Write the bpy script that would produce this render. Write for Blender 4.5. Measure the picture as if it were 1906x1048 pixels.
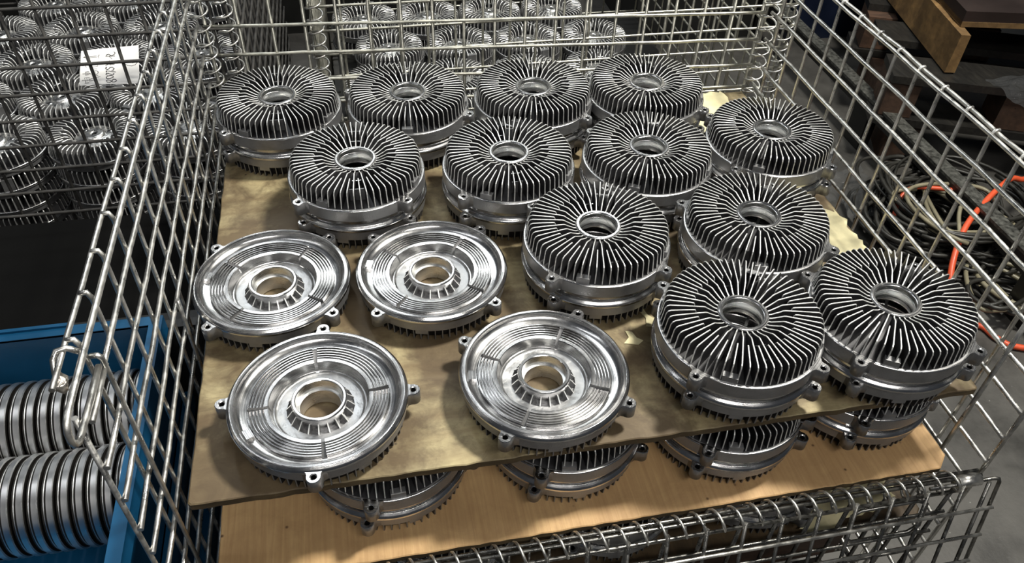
import bpy, math, random
from mathutils import Vector, Matrix
random.seed(7)
PI = math.pi
scene = bpy.context.scene
for o in list(bpy.data.objects):
    bpy.data.objects.remove(o)
COL = scene.collection
Z0 = 0.62          # height of the top plywood shelf above the factory floor

# ------------------------------------------------------------------ camera
cam_d = bpy.data.cameras.new('camera')
cam_d.sensor_width = 36.0
cam_d.lens = 1484.08 / 1906 * 36.0
cam_d.clip_start = 0.02
cam = bpy.data.objects.new('camera', cam_d)
COL.objects.link(cam)
_rt = Vector((0.981, -0.193, 0.031)); _fw = Vector((0.162, 0.715, -0.680))
_fw.normalize(); _rt = (_rt - _fw * _rt.dot(_fw)).normalized(); _up = _rt.cross(_fw)
CAMPOS = Vector((0.224, -0.505, 0.750 + Z0))
cam.matrix_world = Matrix(((_rt.x, _up.x, -_fw.x, CAMPOS.x), (_rt.y, _up.y, -_fw.y, CAMPOS.y),
                           (_rt.z, _up.z, -_fw.z, CAMPOS.z), (0, 0, 0, 1)))
scene.camera = cam

# ------------------------------------------------------------------ world + lamps
w = bpy.data.worlds.new('factory_air'); scene.world = w; w.use_nodes = True
w.node_tree.nodes['Background'].inputs[0].default_value = (0.80, 0.88, 1.0, 1)
w.node_tree.nodes['Background'].inputs[1].default_value = 0.045
scene.view_settings.view_transform = 'Standard'
scene.view_settings.look = 'None'
scene.view_settings.gamma = 1.0
scene.view_settings.exposure = 0.14

def area(name, loc, size, size_y, power, color, target=None):
    d = bpy.data.lights.new(name, 'AREA'); d.shape = 'RECTANGLE'; d.size = size; d.size_y = size_y
    d.energy = power; d.color = color
    o = bpy.data.objects.new(name, d); COL.objects.link(o)
    o.location = (loc[0], loc[1], loc[2] + Z0)
    t = Vector(target) if target else Vector((loc[0], loc[1], -1))
    o.rotation_euler = (t - Vector(loc)).to_track_quat('-Z', 'Y').to_euler()
    return o
area('high_bay_lamp', (1.75, 0.45, 2.6), 0.34, 0.34, 125, (1.0, 0.97, 0.88), (0.40, 0.2, 0))
area('fill_strip', (-0.3, 2.6, 3.0), 0.14, 2.4, 22, (0.93, 0.98, 1.0), (0.3, 0.4, 0))  # added overhead fill strips, for soft light and reflections in the metal
area('fill_strip', (0.9, 3.9, 3.0), 2.2, 0.16, 26, (0.96, 1.0, 0.97), (0.5, 0.5, 0))
area('fill_strip', (-1.6, 0.4, 2.8), 0.14, 2.0, 8, (0.96, 0.98, 1.0), (0.2, 0.3, 0))
area('fill_strip', (0.6, -1.7, 2.3), 2.0, 0.20, 30, (1.0, 0.97, 0.92), (0.1, 0.6, 0.0))  # added front fill, brightens the note, gate wires and lower shelf

# ------------------------------------------------------------------ materials
def mat(name):
    m = bpy.data.materials.new(name); m.use_nodes = True
    nt = m.node_tree; b = nt.nodes['Principled BSDF']
    return m, nt, b
def N(nt, t, **k):
    n = nt.nodes.new(t)
    for a, v in k.items():
        if a in n.inputs: n.inputs[a].default_value = v
        else: setattr(n, a, v)
    return n
def ramp(nt, src, stops):
    r = nt.nodes.new('ShaderNodeValToRGB')
    while len(r.color_ramp.elements) < len(stops): r.color_ramp.elements.new(0.5)
    for e, (p, c) in zip(r.color_ramp.elements, stops):
        e.position = p; e.color = (c[0], c[1], c[2], 1) if hasattr(c, '__len__') else (c, c, c, 1)
    nt.links.new(src, r.inputs[0]); return r
def noise_metal(name, col, rough, metallic=1.0, scale=60, dcol=0.12, drough=0.12, bump=0.15, bscale=250):
    m, nt, b = mat(name); L = nt.links
    tc = N(nt, 'ShaderNodeTexCoord')
    n = N(nt, 'ShaderNodeTexNoise'); n.inputs['Scale'].default_value = scale; n.inputs['Detail'].default_value = 4
    L.new(tc.outputs['Object'], n.inputs['Vector'])
    lo = [max(0, c * (1 - dcol)) for c in col]; hi = [min(1, c * (1 + dcol)) for c in col]
    r = ramp(nt, n.outputs['Fac'], [(0.3, lo), (0.7, hi)]); L.new(r.outputs[0], b.inputs['Base Color'])
    r2 = ramp(nt, n.outputs['Fac'], [(0.3, max(0.02, rough - drough)), (0.7, rough + drough)]); L.new(r2.outputs[0], b.inputs['Roughness'])
    b.inputs['Metallic'].default_value = metallic
    if bump:
        n2 = N(nt, 'ShaderNodeTexNoise'); n2.inputs['Scale'].default_value = bscale; n2.inputs['Detail'].default_value = 3
        L.new(tc.outputs['Object'], n2.inputs['Vector'])
        bp = N(nt, 'ShaderNodeBump'); bp.inputs['Strength'].default_value = bump; bp.inputs['Distance'].default_value = 0.001
        L.new(n2.outputs['Fac'], bp.inputs['Height']); L.new(bp.outputs[0], b.inputs['Normal'])
    return m
def machined(name, col=(0.66, 0.655, 0.655), base=0.2):
    """turned aluminium: fine concentric tool marks around the local Z axis"""
    m, nt, b = mat(name); L = nt.links
    tc = N(nt, 'ShaderNodeTexCoord'); sx = N(nt, 'ShaderNodeSeparateXYZ'); L.new(tc.outputs['Object'], sx.inputs[0])
    cb = N(nt, 'ShaderNodeCombineXYZ'); L.new(sx.outputs[0], cb.inputs[0]); L.new(sx.outputs[1], cb.inputs[1])
    ln = N(nt, 'ShaderNodeVectorMath', operation='LENGTH'); L.new(cb.outputs[0], ln.inputs[0])
    c2 = N(nt, 'ShaderNodeCombineXYZ'); L.new(ln.outputs['Value'], c2.inputs[0]); L.new(sx.outputs[2], c2.inputs[1])
    n = N(nt, 'ShaderNodeTexNoise'); n.inputs['Scale'].default_value = 900; n.inputs['Detail'].default_value = 2
    L.new(c2.outputs[0], n.inputs['Vector'])
    n3 = N(nt, 'ShaderNodeTexNoise'); n3.inputs['Scale'].default_value = 35; n3.inputs['Detail'].default_value = 5
    L.new(tc.outputs['Object'], n3.inputs['Vector'])
    r = ramp(nt, n3.outputs['Fac'], [(0.25, [c * 0.8 for c in col]), (0.7, col)]); L.new(r.outputs[0], b.inputs['Base Color'])
    mx = N(nt, 'ShaderNodeMath', operation='MULTIPLY'); L.new(n.outputs['Fac'], mx.inputs[0]); L.new(n3.outputs['Fac'], mx.inputs[1])
    r2 = ramp(nt, mx.outputs[0], [(0.05, base * 0.55), (0.5, base * 1.9)]); L.new(r2.outputs[0], b.inputs['Roughness'])
    b.inputs['Metallic'].default_value = 1.0
    bp = N(nt, 'ShaderNodeBump'); bp.inputs['Strength'].default_value = 0.12; bp.inputs['Distance'].default_value = 0.0005
    L.new(n.outputs['Fac'], bp.inputs['Height']); L.new(bp.outputs[0], b.inputs['Normal'])
    return m
def plain(name, col, rough=0.6, metallic=0.0, dcol=0.15, scale=20, bump=0.1):
    return noise_metal(name, col, rough, metallic, scale, dcol, 0.08, bump, 120)

M_CAST = noise_metal('cast_aluminium', (0.27, 0.27, 0.275), 0.42, 0.7, 50, 0.15, 0.08, 0.35, 500)
M_FIN = noise_metal('shaded_fin_side', (0.045, 0.044, 0.047), 0.5, 0.5, 60, 0.25, 0.08, 0.25, 400)  # near-black: the shade between the fins is put into the colour
M_EDGE = noise_metal('turned_fin_edge', (0.93, 0.93, 0.91), 0.42, 0.8, 200, 0.06, 0.08, 0.0)  # turned edges; light on their upward faces is in the colour too
M_MACH = machined('turned_aluminium')
M_BORE = machined('turned_bore', (0.88, 0.88, 0.87), 0.26)
M_HOLE = noise_metal('threaded_hole', (0.05, 0.05, 0.05), 0.6, 1.0, bump=0)
M_WIRE = noise_metal('galvanised_wire', (0.60, 0.59, 0.56), 0.36, 0.95, 80, 0.25, 0.12, 0.3, 300)
M_GATE = noise_metal('darker_wire', (0.24, 0.235, 0.22), 0.30, 0.95, 80, 0.3, 0.12, 0.3, 300)  # darker wire for the gate, bottom panel and feet
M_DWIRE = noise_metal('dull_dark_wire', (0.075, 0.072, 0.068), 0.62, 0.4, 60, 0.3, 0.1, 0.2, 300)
M_BWIRE = noise_metal('zinc_wire', (0.50, 0.49, 0.43), 0.40, 0.9, 60, 0.3, 0.1, 0.2, 300)
M_RUSTWELD = noise_metal('weld_bead', (0.62, 0.57, 0.52), 0.35, 0.9, 150, 0.4, 0.15, 0.9, 220)
M_STEEL = noise_metal('turned_steel', (0.84, 0.84, 0.84), 0.36, 1.0, 30, 0.1, 0.1, 0.05, 400)
M_GROOVE = noise_metal('dark_groove', (0.022, 0.02, 0.018), 0.35, 0.3, 30, 0.3, 0.1, 0.1, 400)  # near-black metal on ring grooves, sides and bores
M_BLUE = plain('blue_plastic', (0.004, 0.066, 0.155), 0.38, 0, 0.18, 14, 0.08)
M_PAPER = plain('white_paper', (0.90, 0.88, 0.86), 0.8, 0, 0.06, 15, 0.05)
M_INK = plain('black_marker_ink', (0.012, 0.012, 0.014), 0.5, 0, 0.1, 10, 0)
M_SCRAP = plain('cream_cardboard', (0.62, 0.56, 0.34), 0.75, 0, 0.25, 30, 0.3)
M_HOSE = plain('orange_hose', (0.62, 0.085, 0.03), 0.42, 0, 0.15, 20, 0.05)
M_CABLE = plain('black_cable', (0.02, 0.019, 0.016), 0.45, 0, 0.3, 20, 0.05)
M_CABLE2 = plain('khaki_cable', (0.20, 0.18, 0.12), 0.45, 0, 0.3, 20, 0.05)
M_IRON = plain('speckled_channel_steel', (0.10, 0.10, 0.09), 0.45, 0.5, 0.7, 90, 0.5)
M_DARK = plain('near_black_fill', (0.008, 0.008, 0.0075), 0.5, 0, 0.4, 10, 0.1)  # near-black surfaces, including blocks that stand in for deep shade
M_MATT = plain('matt_shade_black', (0.0035, 0.0035, 0.0035), 0.9, 0, 0.3, 10, 0.0)  # black lid colour that stands in for unlit space
M_MATT.node_tree.nodes['Principled BSDF'].inputs['Specular IOR Level'].default_value = 0.12
M_NAVY = plain('navy_plastic', (0.003, 0.007, 0.022), 0.5, 0, 0.3, 10, 0.1)
M_FORM = plain('brown_film_board', (0.016, 0.008, 0.006), 0.62, 0, 0.25, 8, 0.05)
M_RED = plain('red_cloth', (0.30, 0.02, 0.02), 0.8, 0, 0.2, 20, 0.2)

def wood(name, light, mid, dark, grain_axis='X', gscale=(3, 60, 60), blotch=6.0, blotch_amt=0.5, rough=0.62):
    m, nt, b = mat(name); L = nt.links
    tc = N(nt, 'ShaderNodeTexCoord'); mp = N(nt, 'ShaderNodeMapping'); mp.inputs['Scale'].default_value = gscale
    L.new(tc.outputs['Object'], mp.inputs['Vector'])
    g = N(nt, 'ShaderNodeTexNoise'); g.inputs['Scale'].default_value = 3.2; g.inputs['Detail'].default_value = 6; g.inputs['Distortion'].default_value = 0.6
    L.new(mp.outputs[0], g.inputs['Vector'])
    r = ramp(nt, g.outputs['Fac'], [(0.28, mid), (0.72, light)])
    bl = N(nt, 'ShaderNodeTexNoise'); bl.inputs['Scale'].default_value = blotch; bl.inputs['Detail'].default_value = 7; bl.inputs['Roughness'].default_value = 0.62
    L.new(tc.outputs['Object'], bl.inputs['Vector'])
    r2 = ramp(nt, bl.outputs['Fac'], [(0.46, blotch_amt), (0.62, 0.0)])
    mx = N(nt, 'ShaderNodeMix', data_type='RGBA'); L.new(r2.outputs[0], mx.inputs[0]); L.new(r.outputs[0], mx.inputs[6]); mx.inputs[7].default_value = (*dark, 1)
    sm = N(nt, 'ShaderNodeTexNoise'); sm.inputs['Scale'].default_value = 19; sm.inputs['Detail'].default_value = 9; sm.inputs['Roughness'].default_value = 0.7; sm.inputs['Distortion'].default_value = 0.8
    L.new(tc.outputs['Object'], sm.inputs['Vector'])
    rs = ramp(nt, sm.outputs['Fac'], [(0.38, blotch_amt * 0.75), (0.56, 0.0)])
    mxs = N(nt, 'ShaderNodeMix', data_type='RGBA'); L.new(rs.outputs[0], mxs.inputs[0]); L.new(mx.outputs[2], mxs.inputs[6]); mxs.inputs[7].default_value = (*[c * 0.8 for c in dark], 1)
    mx = mxs
    # little dark nicks
    v = N(nt, 'ShaderNodeTexVoronoi'); v.inputs['Scale'].default_value = 26; L.new(tc.outputs['Object'], v.inputs['Vector'])
    r3 = ramp(nt, v.outputs['Distance'], [(0.02, 1), (0.07, 0)])
    mx2 = N(nt, 'ShaderNodeMix', data_type='RGBA'); L.new(r3.outputs[0], mx2.inputs[0]); L.new(mx.outputs[2], mx2.inputs[6]); mx2.inputs[7].default_value = (*[c * 0.45 for c in dark], 1)
    L.new(mx2.outputs[2], b.inputs['Base Color']); b.inputs['Roughness'].default_value = rough
    bp = N(nt, 'ShaderNodeBump'); bp.inputs['Strength'].default_value = 0.25; bp.inputs['Distance'].default_value = 0.002
    L.new(g.outputs['Fac'], bp.inputs['Height']); L.new(bp.outputs[0], b.inputs['Normal'])
    return m
M_PLY1 = wood('stained_shelf_board', (0.58, 0.50, 0.28), (0.29, 0.22, 0.115), (0.105, 0.070, 0.036), gscale=(2.2, 16, 20), blotch=5.0, blotch_amt=0.92)
M_PLY2 = wood('clean_plywood', (0.64, 0.42, 0.20), (0.50, 0.31, 0.14), (0.24, 0.12, 0.05), gscale=(70, 3, 30), blotch=4, blotch_amt=0.25)
M_PLYEDGE = wood('dirty_plywood_edge', (0.16, 0.11, 0.05), (0.07, 0.05, 0.025), (0.03, 0.02, 0.01), gscale=(6, 6, 200), blotch=20)
M_BLOCK = wood('pallet_chipboard', (0.34, 0.20, 0.075), (0.20, 0.115, 0.045), (0.06, 0.035, 0.015), gscale=(12, 6, 12), blotch=14, blotch_amt=0.5)
M_OLDWOOD = wood('old_pallet_wood', (0.125, 0.066, 0.040), (0.065, 0.036, 0.023), (0.015, 0.010, 0.007), gscale=(6, 40, 20), blotch=8)
M_GREYWOOD = wood('weathered_plank', (0.030, 0.028, 0.024), (0.012, 0.011, 0.010), (0.01, 0.01, 0.01), gscale=(30, 4, 20), blotch=14, rough=0.4)

M_SHADEPLY = wood('shaded_brown_plywood', (0.13, 0.085, 0.04), (0.07, 0.045, 0.02), (0.02, 0.012, 0.006), gscale=(40, 3, 20), blotch=6)  # brown darkened so the shade inside the basket is in the colour
def floor_mat():
    m, nt, b = mat('oily_concrete'); L = nt.links
    tc = N(nt, 'ShaderNodeTexCoord')
    n = N(nt, 'ShaderNodeTexNoise'); n.inputs['Scale'].default_value = 5; n.inputs['Detail'].default_value = 10; n.inputs['Roughness'].default_value = 0.65
    L.new(tc.outputs['Object'], n.inputs['Vector'])
    r = ramp(nt, n.outputs['Fac'], [(0.3, (0.03, 0.029, 0.027)), (0.5, (0.060, 0.057, 0.052)), (0.75, (0.095, 0.09, 0.082))])
    v = N(nt, 'ShaderNodeTexVoronoi'); v.inputs['Scale'].default_value = 38; L.new(tc.outputs['Object'], v.inputs['Vector'])
    r3 = ramp(nt, v.outputs['Distance'], [(0.03, 0.85), (0.06, 0)])
    mx = N(nt, 'ShaderNodeMix', data_type='RGBA'); L.new(r3.outputs[0], mx.inputs[0]); L.new(r.outputs[0], mx.inputs[6]); mx.inputs[7].default_value = (0.27, 0.27, 0.25, 1)
    L.new(mx.outputs[2], b.inputs['Base Color'])
    r2 = ramp(nt, n.outputs['Fac'], [(0.3, 0.35), (0.7, 0.7)]); L.new(r2.outputs[0], b.inputs['Roughness'])
    bp = N(nt, 'ShaderNodeBump'); bp.inputs['Strength'].default_value = 0.3; bp.inputs['Distance'].default_value = 0.01
    L.new(n.outputs['Fac'], bp.inputs['Height']); L.new(bp.outputs[0], b.inputs['Normal'])
    return m
M_FLOOR = floor_mat()
def film_mat():
    m, nt, b = mat('clear_stretch_film'); L = nt.links
    b.inputs['Base Color'].default_value = (0.12, 0.125, 0.13, 1); b.inputs['Roughness'].default_value = 0.10
    b.inputs['Alpha'].default_value = 0.22
    tc = N(nt, 'ShaderNodeTexCoord')
    n = N(nt, 'ShaderNodeTexNoise'); n.inputs['Scale'].default_value = 22; n.inputs['Detail'].default_value = 5; n.inputs['Distortion'].default_value = 1.5
    L.new(tc.outputs['Object'], n.inputs['Vector'])
    bp = N(nt, 'ShaderNodeBump'); bp.inputs['Strength'].default_value = 1.0; bp.inputs['Distance'].default_value = 0.02
    L.new(n.outputs['Fac'], bp.inputs['Height']); L.new(bp.outputs[0], b.inputs['Normal'])
    return m
M_FILM = film_mat()

# ------------------------------------------------------------------ mesh helpers
class MB:
    def __init__(s): s.v = []; s.f = []; s.m = []; s.s = []; s.mats = []
    def mi(s, m):
        if m not in s.mats: s.mats.append(m)
        return s.mats.index(m)
    def face(s, idx, m, smooth=False): s.f.append(tuple(idx)); s.m.append(s.mi(m)); s.s.append(smooth)
    def box(s, x0, x1, y0, y1, z0, z1, m, mtx=None):
        b = len(s.v)
        for p in [(x0,y0,z0),(x1,y0,z0),(x1,y1,z0),(x0,y1,z0),(x0,y0,z1),(x1,y0,z1),(x1,y1,z1),(x0,y1,z1)]:
            s.v.append(tuple(mtx @ Vector(p)) if mtx else p)
        for q in [(3,2,1,0),(4,5,6,7),(0,1,5,4),(1,2,6,5),(2,3,7,6),(3,0,4,7)]: s.face([b + i for i in q], m)
    def lathe(s, lines, m, n=96, a0=0.0, a1=2 * PI, caps=False):
        """each polyline of (r,z) keeps its own vertices, so edges between lines stay crisp"""
        full = abs(a1 - a0 - 2 * PI) < 1e-6
        k = n if full else max(2, int(n * (a1 - a0) / (2 * PI)) + 1)
        for ln in lines:
            mm = m
            if isinstance(ln[0], bpy.types.Material): mm, ln = ln[0], ln[1]
            b = len(s.v); c = len(ln)
            for i in range(k if full else k + 1):
                a = a0 + (a1 - a0) * i / k; ca, sa = math.cos(a), math.sin(a)
                for (r, z) in ln: s.v.append((r * ca, r * sa, z))
            for i in range(k):
                j = (i + 1) % k if full else i + 1
                for t in range(c - 1):
                    s.face((b + i * c + t, b + j * c + t, b + j * c + t + 1, b + i * c + t + 1), mm, True)
    def tube(s, pts, r, m, n=8, closed=False, caps=True):
        pts = [Vector(p) for p in pts]; b = len(s.v); K = len(pts)
        prev = None
        for i, p in enumerate(pts):
            if closed: t = pts[(i + 1) % K] - pts[i - 1]
            elif i == 0: t = pts[1] - p
            elif i == K - 1: t = p - pts[-2]
            else: t = (pts[i + 1] - p).normalized() + (p - pts[i - 1]).normalized()
            t.normalize()
            if prev is None: u = t.orthogonal().normalized()
            else: u = (prev - t * prev.dot(t)).normalized()
            prev = u; w_ = t.cross(u)
            for k in range(n):
                a = 2 * PI * k / n; s.v.append(tuple(p + (u * math.cos(a) + w_ * math.sin(a)) * r))
        for i in range(K if closed else K - 1):
            j = (i + 1) % K
            for k in range(n):
                k2 = (k + 1) % n
                s.face((b + i * n + k, b + i * n + k2, b + j * n + k2, b + j * n + k), m, True)
        if caps and not closed:
            s.face([b + k for k in range(n)][::-1], m); s.face([b + (K - 1) * n + k for k in range(n)], m)
    def mesh(s, name):
        me = bpy.data.meshes.new(name); me.from_pydata(s.v, [], s.f)
        for m in s.mats: me.materials.append(m)
        me.polygons.foreach_set('material_index', s.m); me.polygons.foreach_set('use_smooth', s.s)
        me.update(); return me
def ob(name, mb, parent=None):
    me = mb.mesh(name) if isinstance(mb, MB) else mb
    o = bpy.data.objects.new(name, me); COL.objects.link(o)
    if parent: o.parent = parent
    return o
TOP = []
def tag(o, label, cat, group=None, kind=None):
    o['label'] = label; o['category'] = cat
    if group: o['group'] = group
    if kind: o['kind'] = kind
    if o not in TOP: TOP.append(o)
    return o
def empty(name, loc=(0, 0, 0), rz=0):
    o = bpy.data.objects.new(name, None); COL.objects.link(o); o.empty_display_size = 0.05
    o.location = loc; o.rotation_euler = (0, 0, rz); return o
def struct(o):
    o['kind'] = 'structure'; TOP.append(o); return o
def copy_tree(src, parent=None):
    c = src.copy(); COL.objects.link(c); c.parent = parent
    for ch in list(src.children): copy_tree(ch, c)
    return c

# ------------------------------------------------------------------ aluminium housings
def add_fin(mb, ang, top, base_z, t=0.0016, sgn=1, ms=None, me=None):
    """top = list of (r,z) along the outer/top contour; base_z(r) closes the plate. sgn=-1 mirrors z about 0"""
    ms = ms or M_FIN; me = me or M_EDGE
    ca, sa = math.cos(ang), math.sin(ang)
    def P(r, z, off): return (r * ca - off * sa, r * sa + off * ca, z * sgn)
    inn = []
    K = len(top)
    for i, (r, z) in enumerate(top):      # inset contour
        a = top[max(0, i - 1)]; b = top[min(K - 1, i + 1)]
        dx, dz = b[0] - a[0], b[1] - a[1]; l = math.hypot(dx, dz) or 1
        inn.append((r + dz / l * 0.0006, z - dx / l * 0.0006) if True else (r, z))
    inn = [(r if i not in () else r, z) for i, (r, z) in enumerate(inn)]
    inn = [(min(r, top[i][0]) if i >= K // 2 else max(r, top[i][0]), z) for i, (r, z) in enumerate(inn)]
    rings = [(inn, -t / 2), (top, -t / 4), (top, t / 4), (inn, t / 2)]
    idx = []
    for cont, off in rings:
        b = len(mb.v); idx.append(b)
        for (r, z) in cont: mb.v.append(P(r, z, off))
    for q in range(3):
        for i in range(K - 1):
            mb.face((idx[q] + i, idx[q] + i + 1, idx[q + 1] + i + 1, idx[q + 1] + i), me, False)
    # side plates, strips from contour down to base
    for q, off in ((0, -t / 2), (3, t / 2)):
        b = len(mb.v)
        for (r, z) in inn: mb.v.append(P(r, min(base_z(r), z), off))
        for i in range(K - 1):
            mb.face((idx[q] + i, idx[q] + i + 1, b + i + 1, b + i), ms, False)

def lug(mb, z0, z1, rb=0.0078, rc=0.1055, rin=0.0945, hole=0.0030, m=M_CAST, mt=M_MACH):
    pts = []
    for i in range(13):
        a = -PI / 2 + PI * i / 12; pts.append((rc + rb * math.cos(a), rb * math.sin(a)))
    for (x, y) in [(rc - 0.003, rb), (rc - 0.006, rb + 0.001), (rc - 0.0085, rb + 0.005), (rin, rb + 0.006), (rin, 0.004), (rin, -0.004),
                   (rin, -rb - 0.006), (rc - 0.0085, -rb - 0.005), (rc - 0.006, -rb - 0.001), (rc - 0.003, -rb)]:
        pts.append((x, y))
    K = len(pts); ang = [math.atan2(y, x - rc) for x, y in pts]
    b = len(mb.v); ch = 0.0008 * (1 if z1 > z0 else -1)
    for (x, y), a in zip(pts, ang):
        cx, cy = x - (x - rc) * 0.08, y * 0.92
        hx, hy = math.cos(a), math.sin(a)
        mb.v += [(x, y, z0), (x, y, z1 - ch), (cx, cy, z1), (rc + (hole + 0.0012) * hx, (hole + 0.0012) * hy, z1),
                 (rc + hole * hx, hole * hy, z1 - ch * 1.4), (rc + hole * hx, hole * hy, z1 - ch * 14)]
    for i in range(K):
        j = (i + 1) % K; A, B = b + i * 6, b + j * 6
        mb.face((A, B, B + 1, A + 1), m, True); mb.face((A + 1, B + 1, B + 2, A + 2), mt)
        mb.face((A + 2, B + 2, B + 3, A + 3), mt); mb.face((A + 3, B + 3, B + 4, A + 4), mt); mb.face((A + 4, B + 4, B + 5, A + 5), M_HOLE)
    mb.face([b + i * 6 + 5 for i in range(K)], M_HOLE); mb.face([b + i * 6 for i in range(K)][::-1], m)

NF = 64
def base_T(r):
    if r < 0.040: return 0.043 - (r - 0.029) / 0.011 * 0.009
    if r < 0.055: return 0.034 - (r - 0.040) / 0.015 * 0.006
    return 0.028 - (r - 0.055) / 0.04 * 0.0015
FT_LONG = [(0.0296, 0.0450), (0.0305, 0.0456), (0.0330, 0.0460), (0.0430, 0.0512), (0.0455, 0.0528), (0.048, 0.0533), (0.070, 0.0533), (0.0872, 0.0530), (0.0905, 0.0515), (0.0925, 0.0480), (0.0945, 0.0268)]
FT_SHORT = [(0.0565, 0.034), (0.0570, 0.0505), (0.0585, 0.0530), (0.061, 0.0533), (0.074, 0.0533), (0.0872, 0.0530), (0.0905, 0.0515), (0.0925, 0.0480), (0.0945, 0.0268)]

def fins_up(sgn=1, zoff=0.0, n=NF, both=True):
    mb = MB()
    for i in range(n):
        a = 2 * PI * (i + 0.5) / n
        prof = FT_LONG if i % 2 == 0 else FT_SHORT
        add_fin(mb, a, [(r, z + zoff) for r, z in prof], lambda r: base_T(r) + zoff, sgn=sgn)
    # cast ejector pads between the fins and little webs that tie fins together
    for k, (pa, wd) in enumerate(((0.35, 0.0085), (1.95, 0.0085), (3.45, 0.0085), (5.0, 0.0085))):
        R = Matrix.Rotation(pa, 4, 'Z')
        if sgn < 0: R = R @ Matrix.Scale(-1, 4, (0, 0, 1))
        mb.box(0.0875, 0.0957, -wd, wd, 0.0262 + zoff, 0.0345 + zoff, M_CAST, R)
        mb.box(0.0955, 0.0959, -wd * .9, wd * .9, 0.0262 + zoff, 0.0348 + zoff, M_CAST, R)
        R2 = Matrix.Rotation(pa + 0.55, 4, 'Z')
        if sgn < 0: R2 = R2 @ Matrix.Scale(-1, 4, (0, 0, 1))
        mb.box(0.0725, 0.0742, -0.0115, 0.0115, 0.0262 + zoff, 0.0455 + zoff, M_CAST, R2)
        mb.box(0.049, 0.0505, -0.007, 0.007, 0.0262 + zoff, 0.043 + zoff, M_MACH, R2)
    return mb.mesh('cooling_fins')

def hub_T():
    mb = MB()
    mb.lathe([[(0.0302, 0.0400), (0.0302, 0.0458)], [(0.0302, 0.0458), (0.0296, 0.0472), (0.0284, 0.0478)],
              [(0.0284, 0.0478), (0.0258, 0.0478)], [(0.0258, 0.0478), (0.0252, 0.0466), (0.0244, 0.0462)]], M_MACH, 72)
    mb.lathe([[(0.0244, 0.0462), (0.0243, 0.0400)], [(0.0243, 0.0400), (0.0238, 0.0396), (0.0238, 0.0235)], [(0.0238, 0.0235), (0.0300, 0.0235)]], M_BORE, 72)
    mb.lathe([[(0.0300, 0.0235), (0.0300, 0.041)]], M_CAST, 72)
    return mb.mesh('hub_ring')
def body_T():
    mb = MB()
    mb.lathe([[(0.0293, 0.044), (0.040, 0.034), (0.055, 0.028), (0.0946, 0.0262)]], M_FIN, 112)
    mb.lathe([[(0.0946, 0.0262), (0.0962, 0.0262)],
              [(0.0985, 0.0250), (0.0983, 0.0080)], [(0.0935, -0.0015), (0.0935, -0.004)], [(0.0935, -0.004), (0.0900, -0.004), (0.0890, 0.0200), (0.0550, 0.0230), (0.0300, 0.0240)]], M_CAST, 112)
    mb.lathe([[(0.0962, 0.0262), (0.0975, 0.0262), (0.0985, 0.0250)], [(0.0983, 0.0080), (0.0972, 0.0062), (0.0955, 0.0060)], [(0.0955, 0.0060), (0.0955, 0.0016)], [(0.0955, 0.0016), (0.0943, 0.0010)], [(0.0943, 0.0010), (0.0943, -0.0015), (0.0935, -0.0015)]], M_MACH, 112)
    return mb.mesh('housing_body')
def lug_T():
    mb = MB(); lug(mb, 0.0085, 0.0268); return mb.mesh('mounting_lug')

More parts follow.
